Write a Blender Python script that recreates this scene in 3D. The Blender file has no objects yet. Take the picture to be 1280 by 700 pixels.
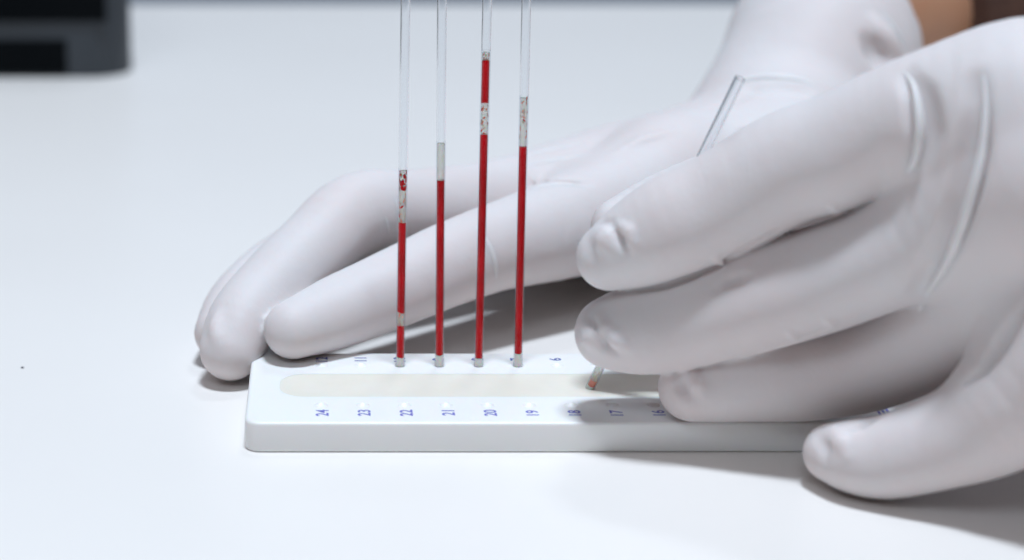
import bpy, bmesh, math, random
import numpy as np
from mathutils import Vector, Matrix

random.seed(7)
MM = 0.001
scene = bpy.context.scene
COL = scene.collection

# ------------------------------------------------------------------ camera
F_PX, PX, PY, PITCH, CAM_Z = 2382.0, 409.0, 350.0, math.radians(17.2), 111.0   # photo pixels, mm
cam_data = bpy.data.cameras.new("camera")
cam = bpy.data.objects.new("camera", cam_data)
COL.objects.link(cam)
cam.location = (0, 0, CAM_Z * MM)
cam.rotation_euler = (math.pi / 2 - PITCH, 0, 0)
cam_data.sensor_width = 36.0
cam_data.lens = F_PX / 1280 * 36.0
cam_data.shift_x = (640 - PX) / 1280
cam_data.clip_start = 0.01
cam_data.clip_end = 60
cam_data.dof.use_dof = True
cam_data.dof.focus_distance = 0.304
cam_data.dof.aperture_fstop = 13.0
scene.camera = cam

# ------------------------------------------------------------------ world, lamps, exposure
world = bpy.data.worlds.new("World")
scene.world = world
world.use_nodes = True
bg = world.node_tree.nodes["Background"]
bg.inputs[0].default_value = (1.0, 0.80, 0.72, 1)
bg.inputs[1].default_value = 0.06

def area_lamp(name, loc, target, size, energy, color):
    d = bpy.data.lights.new(name, 'AREA')
    d.shape = 'RECTANGLE'; d.size, d.size_y = size
    d.energy = energy; d.color = color
    o = bpy.data.objects.new(name, d); COL.objects.link(o)
    o.location = loc
    o.rotation_euler = (Vector(target) - Vector(loc)).to_track_quat('-Z', 'Y').to_euler()
    return o
area_lamp("ceiling_or_fill_lamp", (0.05, 0.10, 2.0), (0.05, 0.3, 0), (0.34, 0.16), 40, (0.765, 0.885, 1.02))
area_lamp("ceiling_or_fill_lamp", (0.35, 1.35, 2.0), (0.05, 0.3, 0), (0.34, 0.16), 6, (0.765, 0.885, 1.02))
area_lamp("ceiling_or_fill_lamp", (-0.5, -1.4, 2.0), (0.05, 0.3, 0), (1.2, 0.6), 11.5, (0.765, 0.885, 1.02))  # added fill from behind the camera, brightens the camera-facing sides

scene.view_settings.view_transform = 'Standard'
scene.view_settings.look = 'None'
scene.view_settings.exposure = 0.07
scene.view_settings.gamma = 1.0
scene.view_settings.use_curve_mapping = False
scene.render.engine = 'CYCLES'
scene.cycles.use_denoising = True
scene.cycles.max_bounces = 16
scene.cycles.transmission_bounces = 12
scene.cycles.transparent_max_bounces = 12
scene.cycles.sample_clamp_indirect = 4.0

# ------------------------------------------------------------------ helpers
def at(px, py, Y):
    """point on the ray through photo pixel (px, py) at distance Y mm in front of the camera"""
    u, v = (px - PX) / F_PX, (py - PY) / F_PX
    c, s = math.cos(PITCH), math.sin(PITCH)
    dx, dy, dz = u, c - v * s, -s - v * c
    k = Y / dy
    return np.array([dx * k, Y, CAM_Z + dz * k])

def on_plane(px, py, z):
    u, v = (px - PX) / F_PX, (py - PY) / F_PX
    c, s = math.cos(PITCH), math.sin(PITCH)
    dx, dy, dz = u, c - v * s, -s - v * c
    k = (z - CAM_Z) / dz
    return np.array([dx * k, dy * k, z])

def node_mat(name):
    m = bpy.data.materials.new(name); m.use_nodes = True
    nt = m.node_tree
    return m, nt, nt.nodes["Principled BSDF"]

def noise_mat(name, c1, c2, scale, rough=0.5, bump=0.0, bump_scale=None, detail=4.0, bump_dist=0.0002, **kw):
    m, nt, b = node_mat(name)
    tc = nt.nodes.new("ShaderNodeTexCoord")
    n = nt.nodes.new("ShaderNodeTexNoise"); n.inputs["Scale"].default_value = scale; n.inputs["Detail"].default_value = detail
    r = nt.nodes.new("ShaderNodeValToRGB")
    r.color_ramp.elements[0].position = 0.35; r.color_ramp.elements[1].position = 0.65
    r.color_ramp.elements[0].color = (*c1, 1); r.color_ramp.elements[1].color = (*c2, 1)
    nt.links.new(tc.outputs["Object"], n.inputs["Vector"])
    nt.links.new(n.outputs["Fac"], r.inputs["Fac"])
    nt.links.new(r.outputs["Color"], b.inputs["Base Color"])
    b.inputs["Roughness"].default_value = rough
    if bump:
        n2 = nt.nodes.new("ShaderNodeTexNoise"); n2.inputs["Scale"].default_value = bump_scale or scale
        n2.inputs["Detail"].default_value = 6
        bp = nt.nodes.new("ShaderNodeBump"); bp.inputs["Strength"].default_value = bump
        bp.inputs["Distance"].default_value = bump_dist
        nt.links.new(tc.outputs["Object"], n2.inputs["Vector"])
        nt.links.new(n2.outputs["Fac"], bp.inputs["Height"])
        nt.links.new(bp.outputs["Normal"], b.inputs["Normal"])
    for k, v in kw.items():
        b.inputs[k.replace("_", " ")].default_value = v
    return m

def tag(o, label=None, category=None, group=None, kind=None):
    for k, v in (("label", label), ("category", category), ("group", group), ("kind", kind)):
        if v: o[k] = v
    return o

def link(name, me, mat=None, parent=None, smooth=True):
    o = bpy.data.objects.new(name, me); COL.objects.link(o)
    if mat: me.materials.append(mat)
    if parent is not None:
        o.parent = parent
        o.matrix_parent_inverse = parent.matrix_basis.inverted()
    if smooth:
        for p in me.polygons: p.use_smooth = True
    return o

def empty(name, loc_mm):
    o = bpy.data.objects.new(name, None); COL.objects.link(o)
    o.location = Vector(loc_mm) * MM
    o.empty_display_size = 0.01
    return o

def bm_mesh(bm, name):
    me = bpy.data.meshes.new(name); bm.to_mesh(me); bm.free(); return me

def rounded_rect(x0, x1, y0, y1, r, n=6):
    pts = []
    for cx, cy, a0 in ((x1 - r, y1 - r, 0), (x0 + r, y1 - r, 90), (x0 + r, y0 + r, 180), (x1 - r, y0 + r, 270)):
        for i in range(n + 1):
            a = math.radians(a0 + 90 * i / n)
            pts.append((cx + r * math.cos(a), cy + r * math.sin(a)))
    return pts

def prism(pts, z0, z1, edge=0.0, steps=4, edge_bottom=0.0):
    """closed prism with rounded top (and bottom) rim, in mm; pts run counter-clockwise"""
    bm = bmesh.new()
    n = len(pts)
    P = np.array(pts)
    nxt, prv = np.roll(P, -1, 0), np.roll(P, 1, 0)
    t = nxt - prv; t /= np.linalg.norm(t, axis=1)[:, None]
    nrm = np.stack([t[:, 1], -t[:, 0]], 1)
    rings = []
    if edge_bottom:
        for i in range(steps + 1):
            a = math.pi / 2 * i / steps
            rings.append((edge_bottom * (1 - math.sin(a)), z0 + edge_bottom * (1 - math.cos(a))))
    else:
        rings.append((0, z0))
    if edge:
        for i in range(steps + 1):
            a = math.pi / 2 * i / steps
            rings.append((edge * (1 - math.cos(a)), z1 - edge * (1 - math.sin(a))))
    else:
        rings.append((0, z1))
    vs = [[bm.verts.new(((p[0] - q[0] * ins) * MM, (p[1] - q[1] * ins) * MM, z * MM)) for p, q in zip(P, nrm)] for ins, z in rings]
    for a, b in zip(vs[:-1], vs[1:]):
        for i in range(n):
            j = (i + 1) % n
            bm.faces.new((a[i], a[j], b[j], b[i]))
    bm.faces.new(list(reversed(vs[0]))); bm.faces.new(vs[-1])
    return bm

def tube_mesh(name, path, radii, n=24, cap=True, inner=None):
    """swept tube through path points (mm); inner = wall inner radius for a hollow tube"""
    bm = bmesh.new()
    path = [Vector(p) for p in path]
    def rings(rs):
        out = []
        ref = None
        for i, p in enumerate(path):
            a = path[max(i - 1, 0)]; b = path[min(i + 1, len(path) - 1)]
            d = (b - a).normalized()
            if ref is None:
                ref = d.orthogonal().normalized()
            ref = (ref - d * ref.dot(d)).normalized()
            s = d.cross(ref)
            out.append([bm.verts.new((p + (ref * math.cos(t) + s * math.sin(t)) * rs[i]) * MM)
                        for t in (2 * math.pi * k / n for k in range(n))])
        return out
    R = rings(radii)
    for a, b in zip(R[:-1], R[1:]):
        for i in range(n):
            j = (i + 1) % n
            bm.faces.new((a[i], a[j], b[j], b[i]))
    if inner is not None:
        Q = rings([inner] * len(path))
        for a, b in zip(Q[:-1], Q[1:]):
            for i in range(n):
                j = (i + 1) % n
                bm.faces.new((b[i], b[j], a[j], a[i]))
        for i in range(n):
            j = (i + 1) % n
            bm.faces.new((R[0][j], R[0][i], Q[0][i], Q[0][j]))
            bm.faces.new((R[-1][i], R[-1][j], Q[-1][j], Q[-1][i]))
    elif cap:
        bm.faces.new(list(reversed(R[0]))); bm.faces.new(R[-1])
    bmesh.ops.recalc_face_normals(bm, faces=bm.faces)
    return bm_mesh(bm, name)

def shade_by_angle(o, deg=35):
    me = o.data
    for p in me.polygons: p.use_smooth = True
    bm = bmesh.new(); bm.from_mesh(me)
    for e in bm.edges:
        e.smooth = not (len(e.link_faces) == 2 and e.calc_face_angle(0) > math.radians(deg))
    bm.to_mesh(me); bm.free()

# ------------------------------------------------------------------ materials
M_table = noise_mat("table_laminate", (0.855, 0.805, 0.765), (0.87, 0.82, 0.78), 12, rough=0.36, bump=0.06, bump_scale=700)
M_floor = noise_mat("floor_vinyl", (0.58, 0.62, 0.68), (0.62, 0.66, 0.72), 3, rough=0.5)
M_wall = noise_mat("blue_grey_paint", (0.34, 0.38, 0.44), (0.37, 0.41, 0.47), 3, rough=0.7)
M_tray = noise_mat("white_plastic", (0.85, 0.83, 0.81), (0.865, 0.845, 0.825), 60, rough=0.36, Subsurface_Weight=0.15, Subsurface_Scale=0.002)
M_wax = noise_mat("cream_wax", (0.76, 0.70, 0.605), (0.79, 0.73, 0.64), 160, rough=0.5, bump=0.25, bump_scale=350, bump_dist=0.0003, Subsurface_Weight=0.2, Subsurface_Scale=0.002)
M_ink = noise_mat("violet_ink", (0.13, 0.13, 0.46), (0.20, 0.20, 0.55), 2500, rough=0.5)
M_blue = noise_mat("blue_ink", (0.05, 0.08, 0.30), (0.10, 0.14, 0.40), 2500, rough=0.5)
M_blood = noise_mat("blood", (0.56, 0.002, 0.006), (0.78, 0.006, 0.014), 160, rough=0.45, Specular_IOR_Level=0.08)
M_bloodthin = noise_mat("thin_blood", (0.78, 0.16, 0.10), (0.85, 0.36, 0.25), 900, rough=0.3)
M_plug = noise_mat("wax_plug", (0.90, 0.86, 0.78), (0.93, 0.89, 0.82), 900, rough=0.6, Subsurface_Weight=0.8, Subsurface_Scale=0.0006)
M_serum = noise_mat("cloudy_residue", (0.97, 0.87, 0.72), (0.98, 0.91, 0.80), 900, rough=0.5, Subsurface_Weight=0.9, Subsurface_Scale=0.0008)
M_black = noise_mat("black_plastic", (0.002, 0.003, 0.004), (0.003, 0.004, 0.005), 30, rough=0.6, Specular_IOR_Level=0.05)
M_grey = noise_mat("dark_grey_plastic", (0.026, 0.032, 0.039), (0.034, 0.041, 0.05), 30, rough=0.4)
M_skin = noise_mat("brown_skin", (0.46, 0.23, 0.135), (0.52, 0.27, 0.16), 60, rough=0.5, bump=0.3, bump_scale=400, Subsurface_Weight=0.15, Subsurface_Scale=0.003)
M_dark_brown = noise_mat("dark_brown", (0.065, 0.028, 0.018), (0.085, 0.038, 0.024), 200, rough=0.9, bump=0.5, bump_scale=900)
M_speck = noise_mat("dark_speck", (0.03, 0.03, 0.04), (0.05, 0.05, 0.07), 900, rough=0.8)

def see_through(m, amount):
    nt = m.node_tree; b = nt.nodes["Principled BSDF"]; out = nt.nodes["Material Output"]
    mx = nt.nodes.new("ShaderNodeMixShader"); tr = nt.nodes.new("ShaderNodeBsdfTransparent")
    mx.inputs[0].default_value = amount
    nt.links.new(b.outputs[0], mx.inputs[1]); nt.links.new(tr.outputs[0], mx.inputs[2]); nt.links.new(mx.outputs[0], out.inputs["Surface"])
see_through(M_serum, 0.6)

def glove_material():
    m, nt, b = node_mat("white_latex")
    tc = nt.nodes.new("ShaderNodeTexCoord")
    n = nt.nodes.new("ShaderNodeTexNoise"); n.inputs["Scale"].default_value = 38; n.inputs["Detail"].default_value = 4
    r = nt.nodes.new("ShaderNodeValToRGB")
    r.color_ramp.elements[0].position = 0.3; r.color_ramp.elements[1].position = 0.7
    r.color_ramp.elements[0].color = (0.70, 0.615, 0.60, 1); r.color_ramp.elements[1].color = (0.71, 0.665, 0.66, 1)
    nt.links.new(tc.outputs["Object"], n.inputs["Vector"]); nt.links.new(n.outputs["Fac"], r.inputs["Fac"])
    nt.links.new(r.outputs["Color"], b.inputs["Base Color"])
    b.inputs["Roughness"].default_value = 0.58
    b.inputs["Specular IOR Level"].default_value = 0.35
    b.inputs["Subsurface Weight"].default_value = 0.45
    b.inputs["Subsurface Radius"].default_value = (1.0, 0.5, 0.4)
    b.inputs["Subsurface Scale"].default_value = 0.0025
    # fine latex texture and soft slack
    n1 = nt.nodes.new("ShaderNodeTexNoise"); n1.inputs["Scale"].default_value = 1500; n1.inputs["Detail"].default_value = 3
    n2 = nt.nodes.new("ShaderNodeTexNoise"); n2.inputs["Scale"].default_value = 160; n2.inputs["Detail"].default_value = 4
    add = nt.nodes.new("ShaderNodeMath"); add.operation = 'MULTIPLY_ADD'; add.inputs[1].default_value = 0.12
    nt.links.new(tc.outputs["Object"], n1.inputs["Vector"]); nt.links.new(tc.outputs["Object"], n2.inputs["Vector"])
    nt.links.new(n1.outputs["Fac"], add.inputs[0]); nt.links.new(n2.outputs["Fac"], add.inputs[2])
    mp = nt.nodes.new("ShaderNodeMapping"); mp.inputs["Scale"].default_value = (420, 110, 90); mp.inputs["Rotation"].default_value = (0, 0.35, 0)
    n3 = nt.nodes.new("ShaderNodeTexNoise"); n3.inputs["Scale"].default_value = 1.0; n3.inputs["Detail"].default_value = 3
    n3.inputs["Distortion"].default_value = 0.6
    nt.links.new(tc.outputs["Object"], mp.inputs["Vector"]); nt.links.new(mp.outputs[0], n3.inputs["Vector"])
    mk = nt.nodes.new("ShaderNodeTexNoise"); mk.inputs["Scale"].default_value = 45
    nt.links.new(tc.outputs["Object"], mk.inputs["Vector"])
    mr = nt.nodes.new("ShaderNodeMapRange"); mr.inputs["From Min"].default_value = 0.48; mr.inputs["From Max"].default_value = 0.68
    nt.links.new(mk.outputs["Fac"], mr.inputs["Value"])
    wr = nt.nodes.new("ShaderNodeMath"); wr.operation = 'MULTIPLY'
    nt.links.new(n3.outputs["Fac"], wr.inputs[0]); nt.links.new(mr.outputs[0], wr.inputs[1])
    ad2 = nt.nodes.new("ShaderNodeMath"); ad2.operation = 'MULTIPLY_ADD'; ad2.inputs[1].default_value = 1.3
    nt.links.new(wr.outputs[0], ad2.inputs[0]); nt.links.new(add.outputs[0], ad2.inputs[2])
    bp = nt.nodes.new("ShaderNodeBump"); bp.inputs["Strength"].default_value = 0.4; bp.inputs["Distance"].default_value = 0.0004
    nt.links.new(ad2.outputs[0], bp.inputs["Height"]); nt.links.new(bp.outputs["Normal"], b.inputs["Normal"])
    return m
M_glove = glove_material()

def glass_material():
    # thin clear glass: passes light straight through, more tint and gloss where the wall is seen edge-on
    m = bpy.data.materials.new("clear_glass"); m.use_nodes = True
    nt = m.node_tree; nt.nodes.clear()
    out = nt.nodes.new("ShaderNodeOutputMaterial")
    lw = nt.nodes.new("ShaderNodeLayerWeight"); lw.inputs["Blend"].default_value = 0.5
    pw = nt.nodes.new("ShaderNodeMath"); pw.operation = 'POWER'; pw.inputs[1].default_value = 1.6
    nt.links.new(lw.outputs["Facing"], pw.inputs[0])
    ramp = nt.nodes.new("ShaderNodeValToRGB")
    ramp.color_ramp.elements[0].color = (0.985, 0.99, 0.99, 1); ramp.color_ramp.elements[1].color = (0.78, 0.81, 0.85, 1)
    nt.links.new(pw.outputs[0], ramp.inputs["Fac"])
    tr = nt.nodes.new("ShaderNodeBsdfTransparent"); nt.links.new(ramp.outputs["Color"], tr.inputs["Color"])
    gl = nt.nodes.new("ShaderNodeBsdfGlossy"); gl.inputs["Roughness"].default_value = 0.06
    fr = nt.nodes.new("ShaderNodeMath"); fr.operation = 'MULTIPLY_ADD'; fr.inputs[1].default_value = 0.3; fr.inputs[2].default_value = 0.003
    nt.links.new(pw.outputs[0], fr.inputs[0])
    mx = nt.nodes.new("ShaderNodeMixShader")
    nt.links.new(fr.outputs[0], mx.inputs[0]); nt.links.new(tr.outputs[0], mx.inputs[1]); nt.links.new(gl.outputs[0], mx.inputs[2])
    nt.links.new(mx.outputs[0], out.inputs["Surface"])
    return m
M_glass = glass_material()
M_bore, _nt, _b = node_mat("solid_clear_glass")      # the empty stretch, where the wall itself bends the view
_b.inputs["Base Color"].default_value = (0.95, 0.96, 0.97, 1); _b.inputs["Roughness"].default_value = 0.0
_b.inputs["IOR"].default_value = 1.48; _b.inputs["Transmission Weight"].default_value = 1.0

def two_glass(o, origin, d, s_fill):
    o.data.materials.append(M_bore)
    for p in o.data.polygons:
        if (np.array(p.center) / MM - origin).dot(d) > s_fill: p.material_index = 1


# ------------------------------------------------------------------ setting
floor_bm = bmesh.new()
bmesh.ops.create_grid(floor_bm, x_segments=1, y_segments=1, size=6.0)
floor = link("floor", bm_mesh(floor_bm, "floor"), M_floor); floor.location = (0, 1.5, -0.75)
tag(floor, kind="structure", label="dark blue-grey floor beyond the table edge")
table_bm = prism(rounded_rect(-900, 900, -500, 705, 12), -28, 0, edge=2.0)
table = link("table_top", bm_mesh(table_bm, "table_top"), M_table); shade_by_angle(table)
tag(table, "plain white glossy table top under the numbered tray", "table", kind="structure")

wall_bm = bmesh.new()
bmesh.ops.create_grid(wall_bm, x_segments=1, y_segments=1, size=1.0)
wall = link("wall", bm_mesh(wall_bm, "wall"), M_wall)
wall.location = (0, 2.2, 0.6); wall.rotation_euler = (math.pi / 2, 0, 0); wall.scale = (3.0, 1.35, 1)
tag(wall, kind="structure", label="blurred blue-grey backdrop beyond the table edge")

# ------------------------------------------------------------------ numbered tray
TX0, TX1, TY0, TY1, TH = -12.6, 97.0, 269.6, 301.5, 4.9
PITCH_X, COL0 = 6.46, -0.93
ROW_B, ROW_F = 295.3, 277.0       # dimple rows
NUM_B, NUM_F = 298.2, 273.7       # number rows
tray = empty("sealing_tray", ((TX0 + TX1) / 2, (TY0 + TY1) / 2, 0))
tag(tray, "white plastic tray with a cream wax strip and violet slot numbers", "tray")
body_bm = prism(rounded_rect(TX0, TX1, TY0, TY1, 2.4, 8), 0.05, TH, edge=0.55, steps=5, edge_bottom=0.4)
body = link("tray_body", bm_mesh(body_bm, "tray_body"), M_tray)
cut = bmesh.new()
for k in range(12):
    for y in (ROW_B, ROW_F):
        g = bmesh.ops.create_uvsphere(cut, u_segments=20, v_segments=12, radius=1.5 * MM)
        bmesh.ops.translate(cut, verts=g['verts'], vec=Vector((COL0 + PITCH_X * k, y, TH + 1.06)) * MM)
cut_me = bm_mesh(cut, "cut")
cut_o = bpy.data.objects.new("cut", cut_me); COL.objects.link(cut_o)
slot_bm = prism(rounded_rect(-7.6, 85.5, 280.7, 291.2, 4.2, 8), TH - 2.0, TH + 2)
slot_o = bpy.data.objects.new("cut_slot", bm_mesh(slot_bm, "cut_slot")); COL.objects.link(slot_o)
for c in (slot_o, cut_o):
    md = body.modifiers.new("b", 'BOOLEAN'); md.operation = 'DIFFERENCE'; md.object = c; md.solver = 'EXACT'
bpy.context.view_layer.update()
dg = bpy.context.evaluated_depsgraph_get()
new_me = bpy.data.meshes.new_from_object(body.evaluated_get(dg))
body.modifiers.clear(); body.data = new_me
if not new_me.materials: new_me.materials.append(M_tray)
for c in (slot_o, cut_o): bpy.data.objects.remove(c)
body.parent = tray; body.matrix_parent_inverse = tray.matrix_basis.inverted()
shade_by_angle(body, 30)
wax_bm = prism(rounded_rect(-7.72, 85.62, 280.58, 291.32, 4.3, 8), TH - 1.9, TH - 0.035)
wax = link("wax_strip", bm_mesh(wax_bm, "wax_strip"), M_wax, tray); shade_by_angle(wax)
wax["label"] = "cream sealing wax strip along the middle"

_text_cache = {}
def text_mesh(s):
    if s not in _text_cache:
        cu = bpy.data.curves.new("t", 'FONT'); cu.body = s; cu.size = 1.0
        cu.align_x = 'CENTER'; cu.align_y = 'CENTER'; cu.extrude = 0.0; cu.offset = 0.02
        o = bpy.data.objects.new("t", cu); COL.objects.link(o)
        bpy.context.view_layer.update()
        me = bpy.data.meshes.new_from_object(o.evaluated_get(bpy.context.evaluated_depsgraph_get()))
        bpy.data.objects.remove(o)
        xs = [v.co.x for v in me.vertices]; ys = [v.co.y for v in me.vertices]
        cx, cy, h = (min(xs) + max(xs)) / 2, (min(ys) + max(ys)) / 2, max(ys) - min(ys)
        for v in me.vertices: v.co = ((v.co.x - cx) / h, (v.co.y - cy) / h, 0)
        _text_cache[s] = me
    return _text_cache[s]

def print_text(s, x, y, h, mat, rot, wide=1.0):
    me = text_mesh(s).copy()
    o = link("number_print", me, mat, None, smooth=False)
    o.location = Vector((x, y, TH + 0.012)) * MM
    o.rotation_euler = (0, 0, rot)
    o.scale = (h * MM * wide, h * MM, 1)
    bpy.context.view_layer.update()
    o.parent = tray; o.matrix_parent_inverse = tray.matrix_basis.inverted()
    return o
for k in range(12):
    print_text(str(12 - k), COL0 + PITCH_X * k, NUM_B, 2.0, M_blue, math.pi / 2)
    print_text(str(24 - k), COL0 + PITCH_X * k + 0.15, NUM_F, 2.0, M_ink, math.pi / 2)
# violet bars of the maker's print at the far end, seen between the fingers
for k in range(3):
    b_ = prism(rounded_rect(84.6 + k * 0.75, 85.05 + k * 0.75, 271.6, 278.5, 0.1, 2), TH + 0.01, TH + 0.03)
    link("printed_bar", bm_mesh(b_, "printed_bar"), M_ink, tray, smooth=False)

# ------------------------------------------------------------------ capillary tubes
R_OUT, R_IN = 0.77, 0.62
def capillary(base_px, top_px, parts, label, seed):
    rnd = random.Random(seed)
    col = {499: 2, 548: 3, 597: 4, 646: 5}[base_px]
    b = np.array([COL0 + PITCH_X * col, ROW_B, TH - 0.25])
    d0 = at(top_px, 0, ROW_B) - b
    d = d0 / np.linalg.norm(d0)
    root = empty("capillary_tube", b)
    tag(root, label, "capillary tube", "blood filled capillary tubes standing in the tray")
    L = 75.0
    def p_at(py):      # distance along the tube for a photo row
        lo, hi = 0.0, 80.0
        for _ in range(40):
            mid = (lo + hi) / 2
            q = b + d * mid
            dep = q[1] * math.cos(PITCH) + (CAM_Z - q[2]) * math.sin(PITCH)
            yy = PY + F_PX * ((CAM_Z - q[2]) * math.cos(PITCH) - q[1] * math.sin(PITCH)) / dep
            if yy > py: lo = mid
            else: hi = mid
        return lo
    s_fill = p_at(min(q[2] for q in parts)) + 0.3
    gw = link("glass_wall", tube_mesh("glass_wall", [b, b + d * s_fill, b + d * L], [R_OUT] * 3, 40, inner=R_IN), M_glass, root)
    shade_by_angle(gw, 40); two_glass(gw, b, d, s_fill)
    side = np.array([1.0, 0, 0]); side -= d * side.dot(d); side /= np.linalg.norm(side)
    fwd = np.cross(d, side)
    for kind, y0, y1 in parts:
        s0, s1 = p_at(y0), p_at(y1)
        r = R_IN - 0.004
        if kind.startswith("smear"):
            ss = [s0 + 0.02, (s0 + s1) / 2, s1 - 0.02]
            shade_by_angle(link("cloudy_residue", tube_mesh("cloudy_residue", [b + d * q for q in ss], [R_IN - 0.06] * 3, 24), M_serum, root), 40)
        if kind in ("seal_plug", "blood_column", "cloudy_residue"):
            n = max(2, int((s1 - s0) / 1.5))
            ss = [s0 + 0.01 + (s1 - s0 - 0.02) * i / n for i in range(n + 1)]
            mat = {"seal_plug": M_plug, "blood_column": M_blood, "cloudy_residue": M_serum}[kind]
            rr_ = [r] * len(ss)
            if kind == "blood_column":
                ss = [s0 - 0.10, s0 - 0.03] + ss + [s1 + 0.08, s1 + 0.20, s1 + 0.26]
                rr_ = [r * 0.5, r * 0.88] + rr_ + [r * 0.92, r * 0.6, r * 0.2]
            me = tube_mesh(kind, [b + d * s for s in ss], rr_, 24)
            # uneven ends
            if kind == "blood_column":
                for v in me.vertices:
                    t = (np.array(v.co) / MM - b).dot(d)
                    if t > s1 - 0.05 or t < s0 + 0.05:
                        a = (np.array(v.co) / MM - b).dot(side)
                        v.co += Vector(d * (0.12 * math.sin(a * 4 + seed) + rnd.uniform(-.03, .03))) * MM
            o = link(kind, me, mat, root); shade_by_angle(o, 40)
        else:
            # smears clinging to the inner wall
            dens, big, dark = {"smear_dense": (11.0, 0.30, True), "smear": (3.0, 0.13, False), "smear_fine": (2.5, 0.11, False)}[kind]
            bmr, bmt = bmesh.new(), bmesh.new()
            for _ in range(int(dens * (s1 - s0)) + 2):
                s = rnd.uniform(s0, s1); a = rnd.uniform(math.pi * 0.05, math.pi * 1.95)
                rr = big * rnd.uniform(0.5, 1.2)
                tgt = bmr if (dark or rnd.random() < 0.45) else bmt
                g = bmesh.ops.create_icosphere(tgt, subdivisions=2, radius=1.0)
                rad = (side * math.cos(a) + fwd * math.sin(a)); tan = np.cross(d, rad)
                c = b + d * s + rad * (R_IN - 0.01)
                el = rnd.uniform(0.7, 1.6) if dark else rnd.uniform(1.0, 3.6)
                tilt = rnd.uniform(-1.0, 1.0)
                ax1 = d * math.cos(tilt) + tan * math.sin(tilt); ax2 = tan * math.cos(tilt) - d * math.sin(tilt)
                for v in g['verts']:
                    q = c + ax1 * v.co.x * rr * el + ax2 * v.co.y * rr + rad * v.co.z * 0.07
                    ax_q = b + d * (q - b).dot(d); off = q - ax_q; ln = np.linalg.norm(off)
                    if ln > R_IN - 0.004: q = ax_q + off * ((R_IN - 0.004) / ln)
                    v.co = Vector(q) * MM
            for bmx, mt, nm in ((bmr, M_blood, "blood_smear"), (bmt, M_bloodthin, "thin_smear")):
                if len(bmx.verts):
                    o = link(nm, bm_mesh(bmx, nm), mt, root); o["kind"] = "stuff"
                else: bmx.free()
    return root

capillary(499, 507, [("seal_plug", 457, 446), ("blood_column", 446, 408), ("smear", 407, 391), ("blood_column", 390, 279),
                     ("smear", 278, 236), ("smear_dense", 238, 213)],
          "tube with a short blood column broken near its foot, red streaks on top", 3)
capillary(548, 552.5, [("seal_plug", 457, 443), ("blood_column", 443, 226), ("cloudy_residue", 225, 179)],
          "tube with one unbroken blood column under a plain cloudy layer", 5)
capillary(597, 609, [("seal_plug", 457, 447), ("blood_column", 447, 169), ("smear", 168, 129), ("blood_column", 128, 76),
                     ("smear_fine", 75, 65)],
          "tallest filled tube with a separate second block of blood high up", 8)
capillary(646, 658, [("seal_plug", 457, 441), ("blood_column", 441, 184), ("smear", 183, 122)],
          "tube closest to the gloved fingertips, red flecks above its blood column", 11)

# the tube held in the near hand
tip = on_plane(737, 486, TH - 0.15)
top = at(925, 98, tip[1] - 14)
held = empty("capillary_tube", tip)
tag(held, "slanted tube gripped by the gloved fingers with its tip in the wax", "capillary tube")
d_h = (top - tip); L_h = np.linalg.norm(d_h); d_h /= L_h
o = link("glass_wall", tube_mesh("glass_wall", [tip, tip + d_h * 16.3, top], [R_OUT] * 3, 40, inner=R_IN), M_glass, held); shade_by_angle(o, 40); two_glass(o, tip, d_h, 16.3)
def held_part(name, a, b_, mat):
    me = tube_mesh(name, [tip + d_h * a, tip + d_h * b_], [R_IN - 0.004] * 2, 24)
    shade_by_angle(link(name, me, mat, held), 40)
held_part("seal_plug", 0.05, 0.75, M_plug)
held_part("thin_blood", 0.76, 1.9, M_bloodthin)
held_part("cloudy_residue", 1.91, 16.0, M_serum)

# ------------------------------------------------------------------ gloved hands: smooth distance fields meshed to one skin
def smin(a, b, k):
    h = np.maximum(k - np.abs(a - b), 0.0) / k
    return np.minimum(a, b) - h * h * k * 0.25

def seg_d(X, Y, Z, s):
    a, b, ra, rb = s
    ba = b - a
    L2 = float(ba.dot(ba)) + 1e-9
    t = np.clip(((X - a[0]) * ba[0] + (Y - a[1]) * ba[1] + (Z - a[2]) * ba[2]) / L2, 0, 1)
    return np.sqrt((X - a[0] - t * ba[0]) ** 2 + (Y - a[1] - t * ba[1]) ** 2 + (Z - a[2] - t * ba[2]) ** 2) - (ra + (rb - ra) * t)

def chain(pts):
    # Catmull-Rom resample for smooth curvature
    P = [np.append(at(p[0], p[1], p[2]), p[3]) for p in pts]
    out = []
    n = len(P)
    for i in range(n - 1):
        p0, p1, p2, p3 = P[max(i - 1, 0)], P[i], P[i + 1], P[min(i + 2, n - 1)]
        for t in (0.0, 0.25, 0.5, 0.75):
            out.append(0.5 * ((2 * p1) + (-p0 + p2) * t + (2 * p0 - 5 * p1 + 4 * p2 - p3) * t * t + (-p0 + 3 * p1 - 3 * p2 + p3) * t ** 3))
    out.append(P[-1])
    return [(out[i][:3], out[i + 1][:3], float(out[i][3]), float(out[i + 1][3])) for i in range(len(out) - 1)]

M_fold = noise_mat("slack_latex", (0.735, 0.70, 0.69), (0.79, 0.755, 0.745), 200, rough=0.5, Subsurface_Weight=0.2, Subsurface_Scale=0.0008)

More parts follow.
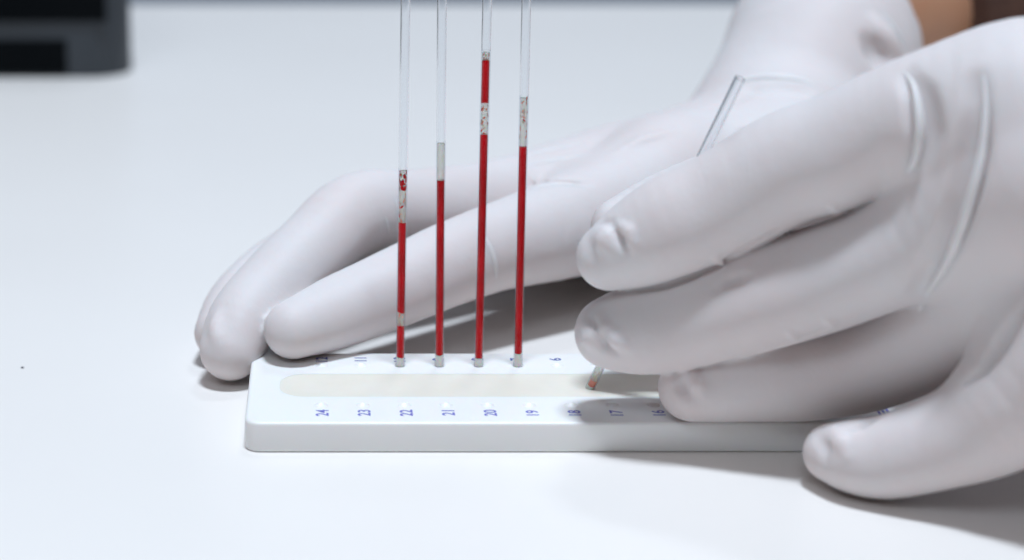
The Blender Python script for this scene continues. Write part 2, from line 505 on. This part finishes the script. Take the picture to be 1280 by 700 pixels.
class Hand:
    def __init__(self): self.groups = []; self.details = []; self.folds = []
    def group(self, segs, k_in, k_out): self.groups.append((segs, k_in, k_out))
    def base(self, X, Y, Z):
        D = None
        for segs, ki, ko in self.groups:
            G = None
            for s in segs:
                d = seg_d(X, Y, Z, s)
                G = d if G is None else smin(G, d, ki)
            D = G if D is None else smin(D, G, ko)
        return D
    def surface(self, pts):
        """skin points and normals seen under a list of photo points"""
        o = np.array([0.0, 0.0, CAM_Z])
        q = np.array([at(p[0], p[1], 300.0) for p in pts]) - o
        q /= np.linalg.norm(q, axis=1)[:, None]
        t = np.full(len(q), 215.0)
        for _ in range(60):
            p = o + q * t[:, None]
            d = self.base(p[:, 0], p[:, 1], p[:, 2])
            t = t + np.where(t < 650, np.maximum(d, 0) * 0.9, 0)
            if d.max() < 0.02: break
        p = o + q * t[:, None]
        n = np.stack([self.base(*(p + v).T) - self.base(*(p - v).T) for v in np.eye(3) * 0.3], 1)
        n /= np.linalg.norm(n, axis=1)[:, None] + 1e-9
        return [(a, b) for a, b, k in zip(p, n, t) if k < 600]
    def crease(self, pts, r, h, k, cutting=False, taper=True):
        """raised fold (h = height over the skin) or groove following the skin under the given points"""
        pts = [np.array(p, float) for p in pts]
        fine = []
        for a, b in zip(pts[:-1], pts[1:]):
            n = max(1, int(np.linalg.norm(b - a) / 10))
            fine += [a + (b - a) * i / n for i in range(n)]
        fine.append(pts[-1])
        C = []
        for p, n in self.surface(fine):
            C.append(p + n * ((r - h) if cutting else (h - r)))
        segs = []
        m = len(C) - 1
        for i in range(m):
            f0 = max(0.35, math.sin(math.pi * min(1, max(0, i / m)))) if taper else 1
            f1 = max(0.35, math.sin(math.pi * min(1, max(0, (i + 1) / m)))) if taper else 1
            if np.linalg.norm(C[i + 1] - C[i]) < 12:
                segs.append((C[i], C[i + 1], r * f0, r * f1))
        if segs: self.details.append((segs, k, cutting))
    def fold(self, pts, r, sink):
        """a slack fold of latex standing up from the skin, whiter where it leaves the hand"""
        self.folds.append((pts, r, sink))
    def build_folds(self, parent):
        for pts, r, sink in self.folds:
            P = [np.array(p, float) for p in pts]
            fine = []
            n = len(P)
            for i in range(n - 1):
                p0, p1, p2, p3 = P[max(i - 1, 0)], P[i], P[i + 1], P[min(i + 2, n - 1)]
                m = max(2, int(np.linalg.norm(p2 - p1) / 5))
                for t in (q / m for q in range(m)):
                    fine.append(0.5 * ((2 * p1) + (-p0 + p2) * t + (2 * p0 - 5 * p1 + 4 * p2 - p3) * t * t + (-p0 + 3 * p1 - 3 * p2 + p3) * t ** 3))
            fine.append(P[-1])
            C = []
            for p, nn in self.surface(fine):
                C.append(p - nn * sink * r)
            for _ in range(2):
                C = [C[0]] + [(C[i - 1] + 2 * C[i] + C[i + 1]) / 4 for i in range(1, len(C) - 1)] + [C[-1]]
            m = len(C) - 1
            rad = [r * max(0.06, math.sin(math.pi * (0.04 + 0.92 * i / m)) ** 0.9) for i in range(m + 1)]
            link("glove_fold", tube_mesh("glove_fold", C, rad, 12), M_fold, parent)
    def mesh(self, name, lo, hi, vox, z_floor=None):
        ax = [np.arange(lo[i], hi[i] + vox, vox, dtype=np.float32) for i in range(3)]
        shape = tuple(len(a) for a in ax)
        D = np.full(shape, 1e3, np.float32)
        def box(segs, mg):
            mn = np.min([np.minimum(a - ra, b - rb) for a, b, ra, rb in segs], 0) - mg
            mx = np.max([np.maximum(a + ra, b + rb) for a, b, ra, rb in segs], 0) + mg
            sl = []
            for i in range(3):
                i0 = int(np.clip((mn[i] - lo[i]) / vox, 0, shape[i])); i1 = int(np.clip((mx[i] - lo[i]) / vox + 2, 0, shape[i]))
                sl.append(slice(i0, i1))
            return tuple(sl)
        def coords(sl): return (ax[0][sl[0]][:, None, None], ax[1][sl[1]][None, :, None], ax[2][sl[2]][None, None, :])
        def put(T, s, k, mg):
            sl = box([s], mg)
            if any(q.stop <= q.start for q in sl): return
            T[sl] = smin(T[sl], seg_d(*coords(sl), s).astype(np.float32), k)
        for segs, ki, ko in self.groups:
            G = np.full(shape, 1e3, np.float32)
            for s in segs: put(G, s, ki, max(8.0, ki))
            sl = box(segs, max(8.0, ko))
            D[sl] = smin(D[sl], G[sl], ko)
        for segs, k, cutting in self.details:
            for s in segs:
                sl = box([s], 3.0)
                if any(q.stop <= q.start for q in sl): continue
                d = seg_d(*coords(sl), s).astype(np.float32)
                D[sl] = -smin(-D[sl], d, k) if cutting else smin(D[sl], d, k)
        X, Y, Z = coords((slice(None),) * 3)
        D += (0.05 * np.sin(X * 0.31 + Y * 0.23 + 1.3) * np.sin(Y * 0.27 - Z * 0.21 + X * 0.1)).astype(np.float32)
        if z_floor is not None:
            D = np.maximum(D, 0.12 - ax[2][None, None, :])
        return nets(name, D, lo, vox)

def nets(name, D, lo, vox):
    S = D < 0
    a = S[:-1, :-1, :-1]
    cnt = np.zeros(a.shape, np.int8)
    for i in (0, 1):
        for j in (0, 1):
            for k in (0, 1):
                cnt += S[i:S.shape[0] - 1 + i, j:S.shape[1] - 1 + j, k:S.shape[2] - 1 + k]
    act = np.argwhere((cnt > 0) & (cnt < 8))
    idx = np.full(a.shape, -1, np.int32)
    idx[act[:, 0], act[:, 1], act[:, 2]] = np.arange(len(act))
    acc = np.zeros((len(act), 3)); num = np.zeros(len(act))
    cor = [(i, j, k) for i in (0, 1) for j in (0, 1) for k in (0, 1)]
    for c0 in cor:
        for axis in range(3):
            if c0[axis]: continue
            c1 = list(c0); c1[axis] = 1
            v0 = D[act[:, 0] + c0[0], act[:, 1] + c0[1], act[:, 2] + c0[2]].astype(float)
            v1 = D[act[:, 0] + c1[0], act[:, 1] + c1[1], act[:, 2] + c1[2]].astype(float)
            m = (v0 < 0) != (v1 < 0)
            t = np.where(m, v0 / np.where(m, v0 - v1, 1), 0)
            p = np.tile(np.array(c0, float), (len(act), 1)); p[:, axis] += t
            acc += p * m[:, None]; num += m
    V = (act + acc / num[:, None]) * vox + np.array(lo)
    F = []
    for axis in range(3):
        o = [1, 1, 1]; o[axis] = 0
        u, w = [i for i in range(3) if i != axis]
        n = S.shape
        sl0 = [slice(1, n[i] - 1) for i in range(3)]; sl0[axis] = slice(0, n[axis] - 1)
        sl1 = list(sl0); sl1[axis] = slice(1, n[axis])
        s0, s1 = S[tuple(sl0)], S[tuple(sl1)]
        e = np.argwhere(s0 != s1)
        flip = s0[e[:, 0], e[:, 1], e[:, 2]]
        off = np.array([sl0[i].start for i in range(3)])
        e = e + off
        def cell(du, dw):
            q = e.copy(); q[:, u] -= du; q[:, w] -= dw
            return idx[q[:, 0], q[:, 1], q[:, 2]]
        quad = np.stack([cell(1, 1), cell(0, 1), cell(0, 0), cell(1, 0)], 1)
        want = flip if axis != 1 else ~flip
        quad = np.where(want[:, None], quad, quad[:, ::-1])
        F.append(quad)
    F = np.concatenate(F); F = F[(F >= 0).all(1)]
    # two light smoothing passes
    E = np.concatenate([F[:, [0, 1]], F[:, [1, 2]], F[:, [2, 3]], F[:, [3, 0]]])
    for lam in (0.5, -0.52):
        sm = np.zeros_like(V); c = np.zeros(len(V))
        for i, j in ((0, 1), (1, 0)):
            for q in range(3):
                sm[:, q] += np.bincount(E[:, i], V[E[:, j], q], len(V))
            c += np.bincount(E[:, i], minlength=len(V))
        V = V + lam * (sm / np.maximum(c, 1)[:, None] - V)
    me = bpy.data.meshes.new(name)
    me.vertices.add(len(V)); me.vertices.foreach_set("co", (V * MM).astype(np.float32).ravel())
    me.loops.add(F.size); me.loops.foreach_set("vertex_index", F.astype(np.int32).ravel())
    me.polygons.add(len(F)); me.polygons.foreach_set("loop_start", np.arange(0, F.size, 4, dtype=np.int32))
    me.update(calc_edges=True); me.validate()
    me.polygons.foreach_set("use_smooth", np.ones(len(me.polygons), bool))
    return me

# ---- near hand (left hand, back towards the camera, pinching the slanted tube)
near = Hand()
index_n = [(763, 321, 272.0, 5.1), (800, 303, 270.8, 6.65), (842, 282, 269.7, 7.6), (900, 257, 268.8, 7.9), (983, 211, 266.0, 8.2),
           (1043, 191, 263.2, 8.3), (1110, 160, 260.0, 8.35), (1180, 146, 257.0, 9.8), (1270, 140, 254.0, 11.6)]
middle_n = [(764, 416, 273.0, 5.5), (805, 410, 272.0, 7.05), (860, 397, 270.8, 7.8), (940, 374, 267.5, 8.0), (1035, 346, 263.3, 7.9),
            (1110, 319, 258.7, 7.8), (1200, 275, 254.0, 9.3), (1300, 230, 249.0, 11.8)]
ring_n = [(866, 484, 271.0, 5.2), (905, 474, 271.2, 6.5), (950, 467, 271.5, 7.3), (1010, 464, 270.8, 7.5), (1084, 452, 268.0, 7.5),
          (1150, 426, 263.5, 7.6), (1220, 380, 258.5, 8.85), (1310, 330, 254.0, 12.1)]
pinky_n = [(1042, 566, 257, 4.4), (1072, 571, 254, 5.4), (1110, 571, 252, 6.0), (1180, 551, 249, 6.75), (1230, 530, 247, 7.7),
           (1285, 490, 245, 9.5), (1370, 430, 244, 13.2)]
thumb_n = [(776, 284, 284.5, 4.7), (830, 268, 286.2, 6.36), (900, 250, 287.4, 7.74), (1000, 225, 286.6, 8.26), (1120, 200, 282.8, 9.75), (1300, 260, 274.0, 13.7)]
near.group(chain(index_n), 0.05, 0.55)
near.group(chain(middle_n), 0.05, 0.55)
near.group(chain(ring_n), 0.05, 0.55)
near.group(chain(pinky_n), 0.05, 0.55)
near.group(chain(thumb_n), 0.05, 0.55)
palm = chain([(1200, 160, 258.5, 8.3), (1230, 270, 255, 8.6), (1265, 355, 259, 8.2)]) + \
       chain([(1270, 140, 254, 11.6), (1500, 210, 256, 15), (1850, 300, 258, 20)]) + \
       chain([(1300, 230, 249, 11.8), (1520, 280, 250, 15), (1850, 310, 256, 20)]) + \
       chain([(1310, 330, 254, 12.1), (1520, 340, 254, 15), (1850, 320, 256, 20)]) + \
       chain([(1370, 430, 244, 13.2), (1540, 410, 250, 16), (1850, 340, 257, 20)]) + \
       chain([(1300, 260, 274, 13.7), (1550, 300, 272, 20), (1850, 320, 266, 20)])
near.group(palm, 6.0, 3.0)
# stretched folds of the latex
near.crease([(1052, 541), (1075, 533), (1098, 522)], 0.6, 0.45, 0.8, cutting=True)
near.crease([(895, 362), (912, 352), (935, 346)], 0.7, 0.3, 1.2, cutting=True)
near.crease([(1134, 92), (1150, 120), (1158, 165), (1150, 205)], 1.2, 0.35, 2.5, cutting=True)
near.crease([(1220, 100), (1222, 140), (1216, 190), (1204, 240), (1189, 285), (1172, 325), (1150, 362)], 1.2, 0.35, 2.5, cutting=True)
# pressed lines where finger lies on finger
near.crease([(770, 366), (800, 363), (837, 356), (870, 343), (897, 331), (935, 309), (974, 287)], 0.6, 0.75, 0.5, cutting=True)
near.crease([(862, 464), (900, 455), (943, 443), (991, 428), (1030, 413)], 0.6, 0.75, 0.5, cutting=True)
near.crease([(1208, 478), (1228, 464), (1250, 432), (1268, 404), (1284, 380)], 0.9, 1.0, 1.0, cutting=True)
# nails under the latex
near.crease([(752, 279), (766, 285), (776, 296), (780, 310)], 1.0, 0.75, 1.0, cutting=True)
near.crease([(744, 292), (755, 299), (764, 310)], 1.6, 0.6, 1.6)
near.crease([(770, 278), (786, 290), (793, 312)], 0.7, 0.45, 0.9)
near.crease([(739, 398), (744, 412), (754, 428), (768, 440)], 0.9, 0.85, 0.9, cutting=True)
near.crease([(731, 408), (737, 422), (747, 436)], 1.2, 0.45, 1.6)
near.crease([(748, 395), (756, 410), (768, 424), (784, 436)], 0.9, 0.55, 1.0)
near.crease([(848, 470), (853, 484), (862, 497)], 0.7, 0.45, 1.2, cutting=True)
near.crease([(864, 468), (872, 480), (880, 494)], 0.8, 0.4, 1.3)
near.crease([(1022, 545), (1030, 560), (1031, 578)], 0.7, 0.25, 1.2, cutting=True)
near.crease([(1040, 535), (1050, 552), (1058, 570)], 0.7, 0.3, 1.3)
# seam nicks where fingers rub
for x, y in ((897, 327), (1043, 264), (991, 423), (1036, 406)):
    near.crease([(x - 3, y - 6), (x + 4, y + 1)], 0.5, 0.35, 0.5, taper=False)
near_root = empty("gloved_hand", at(1110, 622, 252))
near_root.location.z = 0
tag(near_root, "hand in white latex glove pinching the slanted tube beside the tray", "hand")
me = near.mesh("glove", (30, 205, -1.0), (152, 322, 90), 0.45, z_floor=[(0, 0)])
link("glove", me, M_glove, near_root, smooth=False)
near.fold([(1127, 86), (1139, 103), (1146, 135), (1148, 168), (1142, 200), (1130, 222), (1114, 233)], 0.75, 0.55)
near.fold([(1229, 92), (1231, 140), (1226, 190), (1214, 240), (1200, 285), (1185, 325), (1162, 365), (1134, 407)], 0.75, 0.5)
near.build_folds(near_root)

# ---- far hand (right hand, flat, steadying the end of the tray)
far = Hand()
index_f = [(367, 412, 298.5, 4.9), (420, 391, 304.3, 6.15), (494, 360, 310.5, 6.8), (560, 331, 318, 7.3), (620, 309, 325, 7.8),
           (690, 289, 334, 9.1), (770, 262, 346, 11), (830, 240, 356, 13)]
middle_f = [(288, 437, 300.5, 5.2), (303, 405, 304.5, 6.1), (334, 368, 310.5, 6.5), (393, 311, 319, 6.9), (446, 267, 327, 7.35),
            (520, 262, 335, 7.4), (600, 253, 345, 7.6), (680, 242, 356, 9.0), (770, 240, 366, 12)]
ring_f = [(277, 416, 310.5, 4.7), (298, 384, 318, 5.8), (340, 344, 327, 6.2), (402, 306, 337, 6.5), (455, 280, 341, 6.9), (530, 270, 350, 7),
          (610, 260, 360, 7.5), (690, 250, 372, 9.0), (780, 240, 380, 12)]
pinky_f = [(430, 320, 342, 5.0), (470, 300, 348, 6), (540, 275, 358, 6.5), (620, 262, 370, 7), (720, 246, 385, 10)]
thumb_f = [(800, 402, 312, 6.5), (850, 370, 322, 8), (900, 320, 336, 9.5), (960, 250, 356, 13), (980, 190, 376, 17)]
for c in (index_f, middle_f, ring_f, pinky_f, thumb_f):
    far.group(chain(c), 0.05, 0.8)
palm_f = chain([(700, 258, 350, 8), (740, 245, 366, 9), (760, 240, 380, 9)]) + \
         chain([(830, 240, 356, 13), (940, 205, 376, 14), (1050, 110, 396, 13)]) + \
         chain([(790, 240, 364, 12), (925, 205, 382, 14), (1040, 100, 400, 14)]) + \
         chain([(780, 240, 380, 12), (915, 205, 390, 12), (1010, 110, 402, 13)]) + \
         chain([(940, 190, 386, 14), (1022, 90, 402, 18.5), (1026, 45, 409, 16.5), (1031, 0, 417, 12.0), (1036, -40, 424, 8)])
far.group(palm_f, 5.0, 5.0)
far.crease([(655, 236), (668, 229), (684, 226), (710, 226), (742, 231)], 0.6, 0.9, 0.5, cutting=True)
far.crease([(890, 140), (940, 112), (975, 109), (1005, 113), (1037, 130)], 1.0, 0.2, 2.0, cutting=True)
far.crease([(1085, 50), (1098, 66), (1108, 84)], 1.6, 1.1, 3.0, cutting=True)
far.crease([(1092, 22), (1110, 46), (1128, 72)], 1.2, 0.6, 2.0)
far.crease([(272, 390), (268, 410), (272, 430)], 0.8, 0.4, 1.4)
far.crease([(922, 172), (934, 166), (948, 160)], 1.0, 0.6, 1.2, cutting=True)
far.crease([(770, 190), (800, 176), (835, 165)], 0.8, 0.4, 1.2)
far_root = empty("gloved_hand", at(285, 478, 300))
far_root.location.z = 0
tag(far_root, "hand in white latex glove spread flat behind the standing tubes", "hand")
me = far.mesh("glove", (-26, 288, -1.0), (160, 452, 98), 0.62, z_floor=[(0, 0)])
link("glove", me, M_glove, far_root, smooth=False)
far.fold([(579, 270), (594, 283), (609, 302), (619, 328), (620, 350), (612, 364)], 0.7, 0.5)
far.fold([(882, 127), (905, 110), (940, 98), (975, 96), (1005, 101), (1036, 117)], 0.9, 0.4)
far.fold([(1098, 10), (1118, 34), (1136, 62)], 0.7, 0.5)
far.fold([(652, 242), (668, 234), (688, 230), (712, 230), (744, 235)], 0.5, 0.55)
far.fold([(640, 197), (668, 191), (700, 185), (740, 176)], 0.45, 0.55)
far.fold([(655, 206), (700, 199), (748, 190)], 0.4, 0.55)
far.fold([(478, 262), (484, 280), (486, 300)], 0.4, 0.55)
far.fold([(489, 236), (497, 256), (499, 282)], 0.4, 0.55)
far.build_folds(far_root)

# bare forearm and a dark brown tube around it beyond the cuff
arm = [at(1040, 40, 422), at(1085, 25, 436), at(1150, 10, 454), at(1230, 0, 472)]
link("forearm", tube_mesh("forearm", arm, [13, 16, 19, 20], 32), M_skin, far_root)
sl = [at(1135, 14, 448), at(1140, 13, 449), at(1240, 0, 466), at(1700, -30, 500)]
link("brown_arm_tube", tube_mesh("brown_arm_tube", sl, [20, 22, 27, 34], 32), M_dark_brown, far_root)
fa = [at(1800, 318, 257), at(2100, 320, 262), at(2600, 330, 270)]
link("forearm", tube_mesh("forearm", fa, [21, 23, 27], 32), M_skin, near_root)

# ------------------------------------------------------------------ black device at the back
dev = empty("black_device", on_plane(80, 93, 0))
tag(dev, "black plastic device with grey corner at the back of the table", "device")
c = on_plane(160, 97, 0)
def dev_box(name, x0, x1, y0, y1, z0, z1, r, mat, e=1.0):
    o = link(name, bm_mesh(prism(rounded_rect(x0, x1, y0, y1, r, 6), z0, z1, edge=e), name), mat, dev); shade_by_angle(o)
hp = [(c[0] - 180, c[1])] + [(c[0] - 12 + 12 * math.sin(a), c[1] + 12 - 12 * math.cos(a)) for a in (math.pi / 2 * k / 8 for k in range(9))] + [(c[0] - 22, c[1] + 120), (c[0] - 180, c[1] + 120)]
o = link("housing", bm_mesh(prism(hp, 0.1, 46, edge=2), "housing"), M_grey, dev); shade_by_angle(o)
dev_box("front_recess", c[0] - 160, c[0] - 18, c[1] - 0.8, c[1] + 4, 1.0, 11.5, 0.3, M_black, 0.3)
dev_box("front_slot", c[0] - 160, c[0] - 6, c[1] - 0.8, c[1] + 4, 17.0, 32, 0.3, M_black, 0.3)

# stray speck on the table
p = on_plane(28, 460, 0)
sp = bmesh.new(); bmesh.ops.create_icosphere(sp, subdivisions=2, radius=0.28 * MM)
for v in sp.verts: v.co.z *= 0.4
s = link("dust_speck", bm_mesh(sp, "dust_speck"), M_speck); s.location = Vector((p[0], p[1], 0.1)) * MM
tag(s, "tiny dark speck on the empty table", "speck")
